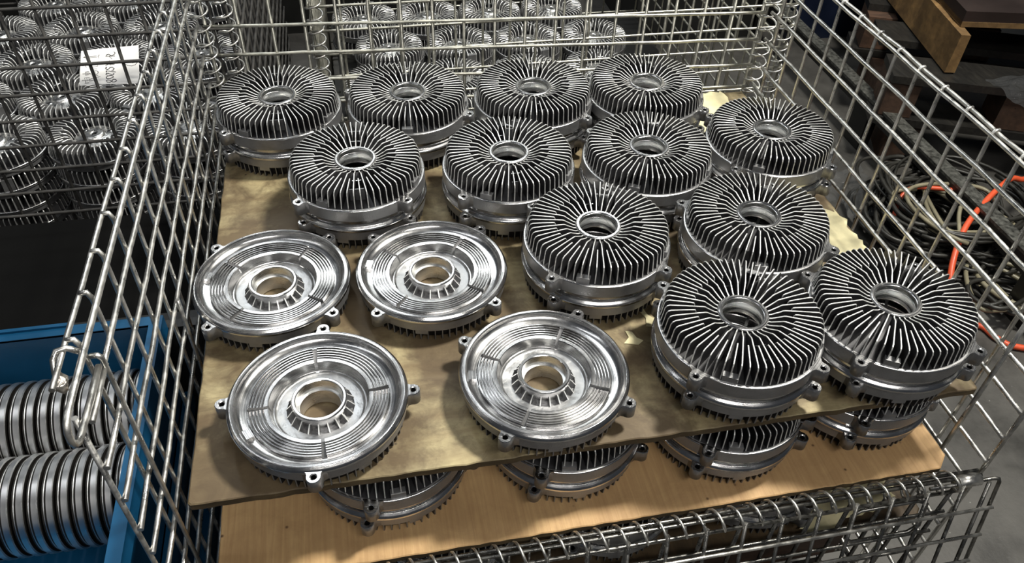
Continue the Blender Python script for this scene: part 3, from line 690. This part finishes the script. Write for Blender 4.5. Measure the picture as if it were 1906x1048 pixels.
def hub_C():
    mb = MB()
    mb.lathe([[(0.0440, 0.0170), (0.0440, 0.0270), (0.0430, 0.0295), (0.0405, 0.0308)], [(0.0405, 0.0308), (0.0230, 0.0335)], [(0.0230, 0.0335), (0.0210, 0.0370), (0.0170, 0.0385)], [(0.0170, 0.0385), (0.0090, 0.0385)],
              [(0.0090, 0.0385), (0.0080, 0.0360), (0.0055, 0.0355)]], M_HUBC, 48)
    mb.lathe([[(0.0055, 0.0355), (0.0050, 0.030), (0.0001, 0.030)]], M_HOLE, 32)
    for k in range(3):
        a = k * 2 * PI / 3 + 0.4; cx, cy = 0.031 * math.cos(a), 0.031 * math.sin(a); b = len(mb.v)
        for q in range(12): mb.v.append((cx + 0.0035 * math.cos(q * PI / 6), cy + 0.0035 * math.sin(q * PI / 6), 0.0342))
        mb.face([b + q for q in range(12)], M_HOLE)
        for q in range(12): mb.v.append((cx + 0.0056 * math.cos(q * PI / 6), cy + 0.0056 * math.sin(q * PI / 6), 0.0330))
        for q in range(12): mb.face((b + q, b + (q + 1) % 12, b + 12 + (q + 1) % 12, b + 12 + q), M_MACH)
    return mb.mesh('hub')
ME_C = dict(body=body_C(), fins=fins_C(), hub=hub_C())
def make_C(loc, deg):
    r = empty('solid_hub_housing', loc, math.radians(deg))
    ob('housing_body', ME_C['body'], r); ob('hub', ME_C['hub'], r); ob('cooling_fins', ME_C['fins'], r)
    return r
HUBZ = 0.0385
ORD = ['first', 'second', 'third', 'fourth', 'fifth', 'sixth']
protoC = None
def place_C(x, y, z, label, group):
    global protoC
    if protoC is None: protoC = make_C((x, y, z), random.uniform(0, 360)); o = protoC
    else:
        o = copy_tree(protoC); o.location = (x, y, z); o.rotation_euler = (0, 0, random.uniform(0, 6.28))
    tag(o, label, 'housing', group)
SP = 0.0515
LZ = -0.23 - HUBZ; KZ = -0.30 - HUBZ
rowsL = [(1.145, [-0.558, -0.358, -0.158]), (1.318, [-0.658, -0.458, -0.258]), (1.491, [-0.558, -0.358, -0.158]), (1.668, [-0.678, -0.478, -0.278]), (1.842, [-0.578, -0.378, -0.178])]
for ri, (y, xs) in enumerate(rowsL):
    for i, x in enumerate(xs):
        wh = '%s from left, %s row, dark left basket' % (ORD[i], ORD[ri])
        place_C(x, y, LZ, 'solid-hubbed finned housing on top, ' + wh, 'top housings in the dark left basket')
        for lv in range(1, 5 if ri == 0 else 2):
            place_C(x, y, LZ - SP * lv, 'solid-hubbed housing, %s from the top, %s' % (ORD[lv], wh), 'lower housings in the dark left basket')
rowsK = [(1.215, [0.315, 0.515, 0.715, 0.915]), (1.410, [0.28, 0.48, 0.68, 0.875]), (1.605, [0.321, 0.520, 0.720, 0.916]), (1.802, [0.262, 0.450, 0.640, 0.835])]
for ri, (y, xs) in enumerate(rowsK):
    for i, x in enumerate(xs):
        wh = '%s from left, %s row, basket behind' % (ORD[i], ORD[ri])
        place_C(x, y, KZ, 'solid-hubbed finned housing on top, ' + wh, 'top housings in the basket behind')
        place_C(x, y, KZ - SP, 'solid-hubbed housing below the top, ' + wh, 'lower housings in the basket behind')
for x0, x1, y0, y1, zt_, lb in ((-0.96, 0.0, 1.04, 1.245, LZ - SP * 4, 'low dark plank deck under the front stacks in the dark left basket'),
                                (-0.96, 0.0, 1.25, 1.94, LZ - SP, 'raised dark plank deck under the back stacks in the dark left basket'),
                                (0.17, 1.15, 1.09, 1.93, KZ - SP, 'dark plank deck carrying the stacks in the basket behind')):
    mb = MB(); th_ = 0.012
    for k in range(6):
        a = x0 + (x1 - x0) * k / 6; mb.box(a + 0.004, a + (x1 - x0) / 6 - 0.004, y0, y1, zt_ - th_, zt_ - 0.0005, M_DARK)
    for y in (y0 + 0.04, y1 - 0.04): mb.box(x0, x1, y - 0.03, y + 0.03, -0.505, zt_ - th_, M_DARK)
    tag(ob('plank_deck', mb), lb, 'deck')

# ------------------------------------------------------------------ hand-written note on the left basket
nY = 0.8745 
def notep(u, v, off=0.0):
    # u,v in 0..1 from the lower left corner
    A, B, C_, D = Vector((-0.257, nY, 0.026)), Vector((-0.157, nY - 0.002, 0.025)), Vector((-0.139, nY - 0.002, 0.096)), Vector((-0.234, nY, 0.090))
    p = A * (1 - u) * (1 - v) + B * u * (1 - v) + C_ * u * v + D * (1 - u) * v
    c0 = Vector((CAMPOS.x, CAMPOS.y, CAMPOS.z - Z0))
    p = c0 + (p - c0) * (1.0 + 0.075 * v)      # the sheet leans back from the wires
    return p + Vector((0, -off + 0.0012 * math.sin(u * 5), 0))
note = empty('paper_note', (-0.195, nY, 0.06)); tag(note, 'white handwritten paper note hanging behind the wires of the dark left basket', 'note')
def npart(name, mb):
    o = ob(name, mb, note); o.location = (0.195, -nY, -0.06); return o
mb = MB(); K = 10
for side in (0.0, 0.0005):
    for i in range(K + 1):
        for j in range(K + 1): mb.v.append(tuple(notep(i / K, j / K, side)))
n1 = (K + 1) ** 2
for i in range(K):
    for j in range(K):
        a = i * (K + 1) + j
        mb.face((a, a + 1, a + K + 2, a + K + 1), M_PAPER, True); mb.face((n1 + a, n1 + a + K + 1, n1 + a + K + 2, n1 + a + 1), M_PAPER, True)
npart('paper', mb)
def zoom2uv(x, y):      # corners measured off the photo
    # TL(245,200) TR(1465,90) BR(1495,905) BL(205,965)
    u, v = 0.5, 0.5
    for _ in range(12):
        px = 205 * (1 - u) * (1 - v) + 1495 * u * (1 - v) + 1465 * u * v + 245 * (1 - u) * v
        py = 965 * (1 - u) * (1 - v) + 905 * u * (1 - v) + 90 * u * v + 200 * (1 - u) * v
        u += (x - px) / 1250; v -= (y - py) / 790
    return u, v
strokes = [
 # 8
 ([(905, 870), (860, 900), (800, 895), (780, 865), (820, 845), (880, 860), (920, 890), (970, 885), (1000, 860), (985, 830), (940, 825), (915, 845), (905, 870)], 2.2),
 # 0
 ([(780, 805), (800, 820), (870, 812), (930, 780), (925, 755), (880, 745), (810, 760), (780, 785), (780, 805)], 2.2),
 # 2
 ([(800, 745), (775, 725), (785, 700), (830, 700), (890, 725), (935, 725), (940, 700)], 2.2),
 # 7
 ([(775, 690), (780, 645), (850, 650), (980, 668)], 2.0),
 # 5
 ([(780, 560), (765, 600), (800, 622), (840, 600), (860, 570), (910, 565), (945, 590), (935, 625), (900, 630)], 2.2), ([(780, 560), (775, 610)], 2.0),
 # 4 4
 ([(770, 530), (860, 480), (865, 530)], 2.0), ([(790, 500), (950, 500)], 2.0), ([(765, 455), (850, 425), (860, 465)], 2.0), ([(780, 440), (920, 450)], 1.8),
 # R
 ([(770, 330), (960, 322)], 1.8), ([(775, 330), (790, 295), (830, 285), (860, 300), (860, 325), (900, 310), (950, 290), (965, 255), (940, 230)], 2.0), ([(840, 330), (900, 385)], 1.6),
 # (3)
 ([(1190, 490), (1230, 515), (1330, 530), (1410, 500), (1445, 450), (1435, 420)], 1.5), ([(1215, 430), (1240, 465), (1290, 455), (1310, 430), (1340, 465), (1395, 450), (1405, 420)], 1.8),
 # characters at the left side, written sideways
 ([(325, 915), (410, 905)], 1.4), ([(335, 880), (335, 915)], 1.4), ([(265, 855), (340, 850), (425, 845)], 1.5), ([(320, 795), (330, 880), (350, 880)], 1.5), ([(320, 795), (420, 790)], 1.4), ([(365, 800), (375, 880)], 1.4), ([(415, 790), (425, 900)], 1.4),
 ([(430, 865), (505, 855)], 1.4), ([(430, 830), (505, 800)], 1.4),
 ([(280, 705), (440, 700)], 1.6), ([(335, 665), (340, 735), (410, 725), (405, 660), (335, 665)], 1.6), ([(370, 665), (372, 730)], 1.3), ([(440, 700), (445, 725)], 1.4),
 ([(340, 530), (350, 565)], 2.0), ([(300, 345), (345, 340)], 2.6), ([(320, 325), (322, 365)], 1.8),
 ([(400, 335), (570, 320)], 1.2), ([(400, 360), (575, 350)], 1.2), ([(628, 295), (608, 330), (612, 375)], 1.5),
 ([(465, 500), (520, 495), (590, 515), (595, 540), (550, 550), (470, 560)], 1.2), ([(500, 605), (580, 605)], 1.1),
 ([(515, 640), (570, 640), (605, 665), (600, 700), (570, 720), (520, 715)], 1.5), ([(540, 650), (545, 715)], 1.2), ([(560, 740), (600, 742)], 1.2), ([(560, 785), (650, 770)], 1.3), ([(600, 765), (610, 795)], 1.2),
]
mb = MB()
for pts, wd in strokes:
    ww = wd * 0.00052
    P = [notep(*zoom2uv(x, y), 0.0006) for x, y in pts]
    for p, q in zip(P[:-1], P[1:]):
        d = (q - p); d.y = 0
        if d.length < 1e-6: continue
        d.normalize(); n_ = Vector((-d.z, 0, d.x)) * ww; e = d * ww * 0.5; b = len(mb.v)
        for off in (0, -0.0002):
            for c in (p - e + n_, p - e - n_, q + e - n_, q + e + n_): mb.v.append((c.x, c.y + off, c.z))
        mb.face((b, b + 1, b + 2, b + 3), M_INK); mb.face((b + 7, b + 6, b + 5, b + 4), M_INK)
        for k in range(4): mb.face((b + k, b + (k + 1) % 4, b + 4 + (k + 1) % 4, b + 4 + k), M_INK)
npart('handwriting', mb)

# ------------------------------------------------------------------ blue crates with turned rings
def crate(x0, x1, y0, y1, z0, z1, label):
    root = empty('plastic_crate', ((x0 + x1) / 2, (y0 + y1) / 2, z0)); tag(root, label, 'crate', 'blue plastic crates')
    ox, oy = (x0 + x1) / 2, (y0 + y1) / 2
    def part(n_, mb): o = ob(n_, mb, root); o.location = (-ox, -oy, -z0); return o
    t = 0.006; mb = MB(); d = 0.012
    zl = z1 - 0.001
    mb.box(x0 + d, x1 - d, y0 + d, y1 - d, z0, z0 + t, M_BLUE)
    mb.box(x0 + d, x0 + d + t, y0 + d, y1 - d, z0, zl, M_BLUE); mb.box(x1 - d - t, x1 - d, y0 + d, y1 - d, z0, zl, M_BLUE)
    mb.box(x0 + d, x1 - d, y0 + d, y0 + d + t, z0, zl, M_BLUE); mb.box(x0 + d, x1 - d, y1 - d - t, y1 - d, z0, zl, M_BLUE)
    part('crate_shell', mb)
    mb = MB()     # turned-out rim
    for (a, b, c, e) in ((x0, x1, y1 - d - t, y1), (x0, x1, y0, y0 + d + t), (x0, x0 + d + t, y0 + d + t, y1 - d - t), (x1 - d - t, x1, y0 + d + t, y1 - d - t)):
        mb.box(a, b, c, e, z1 - 0.004, z1, M_BLUE)
    mb.box(x0, x1, y1 - 0.004, y1, z1 - 0.030, z1 - 0.004, M_BLUE); mb.box(x1 - 0.004, x1, y0, y1 - 0.004, z1 - 0.030, z1 - 0.004, M_BLUE)
    mb.box(x0, x0 + 0.004, y0, y1 - 0.004, z1 - 0.030, z1 - 0.004, M_BLUE); mb.box(x0 + 0.004, x1 - 0.004, y0, y0 + 0.004, z1 - 0.030, z1 - 0.004, M_BLUE)
    mb.box(x0 + 0.1, x1 - 0.13, y1 - 0.004 - 0.0, y1 + 0.002, z1 - 0.001, z1 + 0.004, M_BLUE)
    part('crate_rim', mb)
    return root
crate(-0.74, -0.095, -0.20, 0.400, -0.274, -0.100, 'blue plastic crate full of turned metal rings, left of the wire basket')
crate(-0.74, -0.095, -0.20, 0.400, -0.448, -0.2745, 'blue plastic crate directly under the crate of metal rings')
crate(-0.74, -0.095, -0.20, 0.400, -0.620, -0.4485, 'blue plastic crate on the floor, bottom of the crate stack')
def ring_mesh():
    mb = MB(); R = 0.066
    prof = [[(0.060, -0.0078), (R - 0.004, -0.0078)], [(R - 0.004, -0.0078), (R - 0.003, -0.0072), (R - 0.003, -0.0040)]]
    mb.lathe([[(R - 0.0035, -0.0082), (R - 0.0035, -0.0018)]], M_GROOVE, 72)
    mb.lathe([[(R - 0.0035, -0.0018), (R, -0.0015)], [(R, -0.0015), (R, 0.0050)], [(R, 0.0050), (R - 0.002, 0.0058)]], M_STEEL, 72)
    mb.lathe([[(R - 0.002, 0.0058), (0.048, 0.0058)], [(0.048, 0.0058), (0.048, -0.0082)], [(0.048, -0.0082), (R - 0.0035, -0.0082)]], M_GROOVE, 72)
    # a bead of light steel in the groove
    mb.lathe([[(R - 0.0035, -0.0062), (R - 0.0028, -0.0060), (R - 0.0028, -0.0052), (R - 0.0035, -0.0050)]], M_STEEL, 72)
    return mb.mesh('turned_ring')
RING = ring_mesh()
rz_ = -0.274 + 0.006 + 0.066
for ri, (yc, zc, nm) in enumerate(((0.172, rz_, 'near'), (0.305, rz_, 'far'))):
    k = 0; x = -0.128
    while x > -0.42:
        o = ob('turned_ring', RING); o.location = (x, yc, zc); o.rotation_euler = (0, PI / 2, 0)
        tag(o, 'turned steel ring on edge, %s from right, %s row, blue crate' % (['first','second','third','fourth','fifth','sixth','seventh','eighth','ninth','tenth','eleventh','twelfth','thirteenth','fourteenth','fifteenth','sixteenth','seventeenth','eighteenth','nineteenth','twentieth'][k], nm), 'ring', 'turned rings in the blue crate, %s row' % nm)
        x -= 0.0174; k += 1
mb = MB(); mb.box(-0.75, -0.06, 0.412, 0.50, -0.62, -0.190, M_DARK); mb.box(-0.75, -0.05, 0.408, 0.425, -0.190, -0.135, M_GREYWOOD)
tag(ob('timber_box', mb), 'dark timber box edge just behind the blue crate', 'box')

mb = MB(); mb.box(-0.78, -0.07, 0.505, 0.80, -0.62, -0.235, M_DARK); mb.box(-0.79, -0.06, 0.503, 0.81, -0.235, -0.215, M_MATT)  # black box added to darken the space behind the crate
tag(ob('shade_box', mb), 'added black box standing in for deep shadow between blue crate and dark left basket', 'bin')

# ------------------------------------------------------------------ things on the floor to the right
mb = MB(); mb.box(1.735, 1.775, -0.3, 2.6, -0.458, -0.45, M_IRON); mb.box(1.735, 1.741, -0.3, 2.6, -0.50, -0.458, M_DARK); mb.box(1.769, 1.775, -0.3, 2.6, -0.50, -0.458, M_DARK)
for y in (-0.2, 0.6, 1.4, 2.2): mb.box(1.737, 1.773, y - 0.04, y + 0.04, -0.62, -0.458, M_DARK)
tag(ob('steel_channel', mb), 'speckled grey steel channel lying parallel to the right wire wall', 'steel channel')
mb = MB(); mb.box(2.07, 3.1, 0.10, 0.80, -0.62, -0.30, M_DARK); mb.box(2.05, 3.1, 0.07, 0.82, -0.30, -0.28, M_DARK)  # black block added in place of deep shadow
tag(ob('shade_block', mb), 'added black block standing in for deep shadow beyond the steel channel', 'machine')

def cyl_path(cx, cy, rx, ry, z, turns, rnd, n=40, wob=0.02):
    pts = []; ph = rnd.uniform(0, 6.28)
    for i in range(int(n * turns)):
        a = ph + 2 * PI * i / n; q = 1 + 0.10 * math.sin(a * 0.37 + ph)
        pts.append((cx + rx * q * math.cos(a) + wob * math.sin(a * 1.7 + ph), cy + ry * q * math.sin(a) + wob * math.cos(a * 2.3), z + 0.012 * math.sin(a * 0.9 + ph) + 0.010 * i / n))
    return pts
rnd = random.Random(11)
mb = MB()
for k in range(26):
    mb.tube(cyl_path(1.73 + rnd.uniform(-.04, .04), 0.93 + rnd.uniform(-.04, .04), rnd.uniform(0.08, 0.19), rnd.uniform(0.10, 0.19), -0.60 + 0.004 * k, rnd.uniform(1.0, 2.2), rnd), rnd.uniform(0.004, 0.0065), M_CABLE, n=6)
tag(ob('cable_coil', mb), 'tangled coil of black cable on the floor beyond the right wire wall', 'cable')
mb = MB()
for k in range(4):
    mb.tube(cyl_path(1.70 + rnd.uniform(-.05, .05), 0.86 + rnd.uniform(-.05, .05), rnd.uniform(0.07, 0.13), rnd.uniform(0.07, 0.12), -0.50 + 0.006 * k, rnd.uniform(0.5, 1.1), rnd), 0.0055, M_CABLE2, n=6)
tag(ob('cable_coil', mb), 'khaki cable looped over the black coil on the floor', 'cable')
mb = MB()
for k in range(7):
    mb.tube(cyl_path(1.76 + rnd.uniform(-.03, .03), 0.66 + rnd.uniform(-.03, .03), rnd.uniform(0.04, 0.12), rnd.uniform(0.04, 0.10), -0.60 + 0.007 * k, rnd.uniform(0.6, 1.4), rnd), 0.006, M_CABLE2 if k % 2 else M_CABLE, n=6)
tag(ob('cable_coil', mb), 'smaller loose bundle of grey and khaki cable nearer the camera, by the basket gate', 'cable')
def smooth(pts, n=8):
    P = [Vector(p) for p in pts]; out = []
    for i in range(len(P) - 1):
        p0 = P[max(0, i - 1)]; p1 = P[i]; p2 = P[i + 1]; p3 = P[min(len(P) - 1, i + 2)]
        for k in range(n):
            t = k / n; out.append(0.5 * ((2 * p1) + (-p0 + p2) * t + (2 * p0 - 5 * p1 + 4 * p2 - p3) * t * t + (-p0 + 3 * p1 - 3 * p2 + p3) * t ** 3))
    out.append(P[-1]); return out
mb = MB(); mb.tube(smooth([(2.3, 1.15, -0.40), (1.973, 0.949, -0.45), (1.87, 0.92, -0.44), (1.70, 0.815, -0.47), (1.62, 0.73, -0.52), (1.59, 0.66, -0.57), (1.60, 0.61, -0.605), (1.645, 0.585, -0.611), (1.657, 0.542, -0.611), (1.70, 0.505, -0.611), (1.9, 0.45, -0.611)]), 0.0075, M_HOSE, n=10)
tag(ob('air_hose', mb), 'orange air hose running down over the cables to the floor', 'hose')
mb = MB(); mb.tube(smooth([(1.58, 0.93, -0.54), (1.63, 0.98, -0.49), (1.70, 0.96, -0.475), (1.78, 0.92, -0.48), (1.84, 0.86, -0.52)]), 0.006, M_HOSE, n=8)
tag(ob('air_hose', mb), 'short loop of red-orange hose lying on the cable coil', 'hose')

# pallets, upper right
def oriented(x, y, deg): return Matrix.Translation((x, y, 0)) @ Matrix.Rotation(math.radians(deg), 4, 'Z')
def rough_block(mb, x0, x1, y0, y1, z0, z1, m, mtx, rnd, n=14, j=0.006):
    """long block with chipped upper edge"""
    b = len(mb.v)
    for i in range(n + 1):
        y = y0 + (y1 - y0) * i / n; c = rnd.uniform(0, j)
        for p in ((x0, y, z0), (x1, y, z0), (x1, y, z1 - c), (x0 + c, y, z1 - c * .6)): mb.v.append(tuple(mtx @ Vector(p)))
    for i in range(n):
        for k in range(4):
            mb.face((b + i * 4 + k, b + i * 4 + (k + 1) % 4, b + (i + 1) * 4 + (k + 1) % 4, b + (i + 1) * 4 + k), m)
    mb.face((b, b + 1, b + 2, b + 3)[::-1], m); mb.face([b + n * 4 + k for k in range(4)], m)
# coordinates from the photo on height -0.30: block front corner (1.876,1.305); board corner (2.057,1.526)
PT = oriented(1.872, 1.290, -12)
root = empty('board_pallet', (1.95, 1.40, -0.30)); tag(root, 'chipped tan timber pallet carrying a dark brown board, upper right beyond the basket', 'pallet')
def ppart(n_, mb, rt=root, off=(1.95, 1.40, -0.30)):
    o = ob(n_, mb, rt); o.location = (-off[0], -off[1], -off[2]); return o
rb = random.Random(4)
mb = MB(); rough_block(mb, 0.0, 0.030, 0.0, 0.75, -0.325, -0.21, M_BLOCK, PT, rb, 16, 0.012); ppart('bearer', mb)
mb = MB(); rough_block(mb, 0.55, 0.60, 0.0, 0.75, -0.325, -0.21, M_BLOCK, PT, rb, 16, 0.012); ppart('bearer', mb)
mb = MB(); mb.box(0.018, 1.2, 0.05, 0.95, -0.208, -0.165, M_FORM, PT); mb.box(0.018, 1.2, 0.048, 0.95, -0.2095, -0.195, M_BLOCK, PT); ppart('board_panel', mb)
# dark pallet under it
root2 = empty('timber_pallet', (1.9, 1.3, -0.62)); tag(root2, 'old dark timber pallet under the tan one with a weathered grey plank deck', 'pallet')
off2 = (1.9, 1.3, -0.62)
PT2 = oriented(1.72, 1.30, -22)
for k, y in enumerate((0.0, 0.24, 0.5)):
    mb = MB(); mb.box(0.0, 0.9, y, y + 0.14, -0.352, -0.330, M_GREYWOOD, PT2); ppart('deck_plank', mb, root2, off2)
for x in (0.0, 0.32, 0.7):
    for y in (0.01, 0.45):
        mb = MB(); mb.box(x, x + 0.09, y, y + 0.12, -0.46, -0.353, M_OLDWOOD, PT2); ppart('block', mb, root2, off2)
mb = MB(); mb.box(-0.02, 0.9, 0.0, 0.13, -0.485, -0.462, M_GREYWOOD, PT2); ppart('bottom_board', mb, root2, off2)
mb = MB(); mb.box(-0.02, 0.9, 0.44, 0.57, -0.485, -0.462, M_GREYWOOD, PT2); ppart('bottom_board', mb, root2, off2)
for x in (0.05, 0.7):
    mb = MB(); mb.box(x, x + 0.09, 0.02, 0.56, -0.62, -0.487, M_OLDWOOD, PT2); ppart('bearer', mb, root2, off2)
mb = MB(); mb.box(1.85, 2.5, 2.10, 2.7, -0.62, -0.37, M_NAVY); mb.box(1.83, 2.52, 2.08, 2.72, -0.40, -0.37, M_NAVY)
tag(ob('plastic_bin', mb), 'dark navy plastic bin in shadow behind the old pallet', 'bin')
# stretch film draped over the channel end and pallet
def film(x0, x1, y0, y1, z, seed, label, amp=0.03, deg=0):
    rnd = random.Random(seed); mb = MB(); K = 26
    ph = [(rnd.uniform(-40, 40), rnd.uniform(-40, 40), rnd.uniform(0, 6), rnd.uniform(.4, 1)) for _ in range(7)]
    R = Matrix.Rotation(math.radians(deg), 4, 'Z'); cx, cy = (x0 + x1) / 2, (y0 + y1) / 2
    for i in range(K + 1):
        for j in range(K + 1):
            x = x0 + (x1 - x0) * i / K; y = y0 + (y1 - y0) * j / K
            h = sum(w_ * abs(math.sin(a * x + b * y + c)) for a, b, c, w_ in ph) / 5
            p = R @ Vector((x - cx, y - cy, 0)); mb.v.append((cx + p.x, cy + p.y, z + amp * h))
    for i in range(K):
        for j in range(K):
            a = i * (K + 1) + j; mb.face((a, a + K + 1, a + K + 2, a + 1), M_FILM, True)
    tag(ob('stretch_film', mb), label, 'plastic film')
film(1.93, 2.14, 1.02, 1.20, -0.325, 3, 'crumpled clear stretch film glinting over the end of the old pallet', 0.045)
film(1.50, 1.66, 0.98, 1.22, -0.62, 5, 'crumpled clear film on the floor behind the right wire wall', 0.07)

# dark clutter at the far top centre
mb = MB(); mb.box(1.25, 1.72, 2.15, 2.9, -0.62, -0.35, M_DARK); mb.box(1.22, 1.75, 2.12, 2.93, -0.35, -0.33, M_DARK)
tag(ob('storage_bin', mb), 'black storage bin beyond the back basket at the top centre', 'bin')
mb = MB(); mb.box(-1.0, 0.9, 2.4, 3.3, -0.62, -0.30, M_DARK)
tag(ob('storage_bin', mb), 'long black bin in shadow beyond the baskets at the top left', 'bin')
tag(crumple('red_cloth', 0.045, 0.085, 1.30, 1.36, -0.618, 0.02, M_RED, 9, 0.3, 8), 'red cloth scrap on the floor in the gap between the two rear baskets', 'cloth')

# ------------------------------------------------------------------ lift everything so the floor is z = 0
for o in list(COL.objects):
    if o.parent is None and o.type in ('MESH', 'EMPTY') and o.name != 'floor':
        o.location.z += Z0
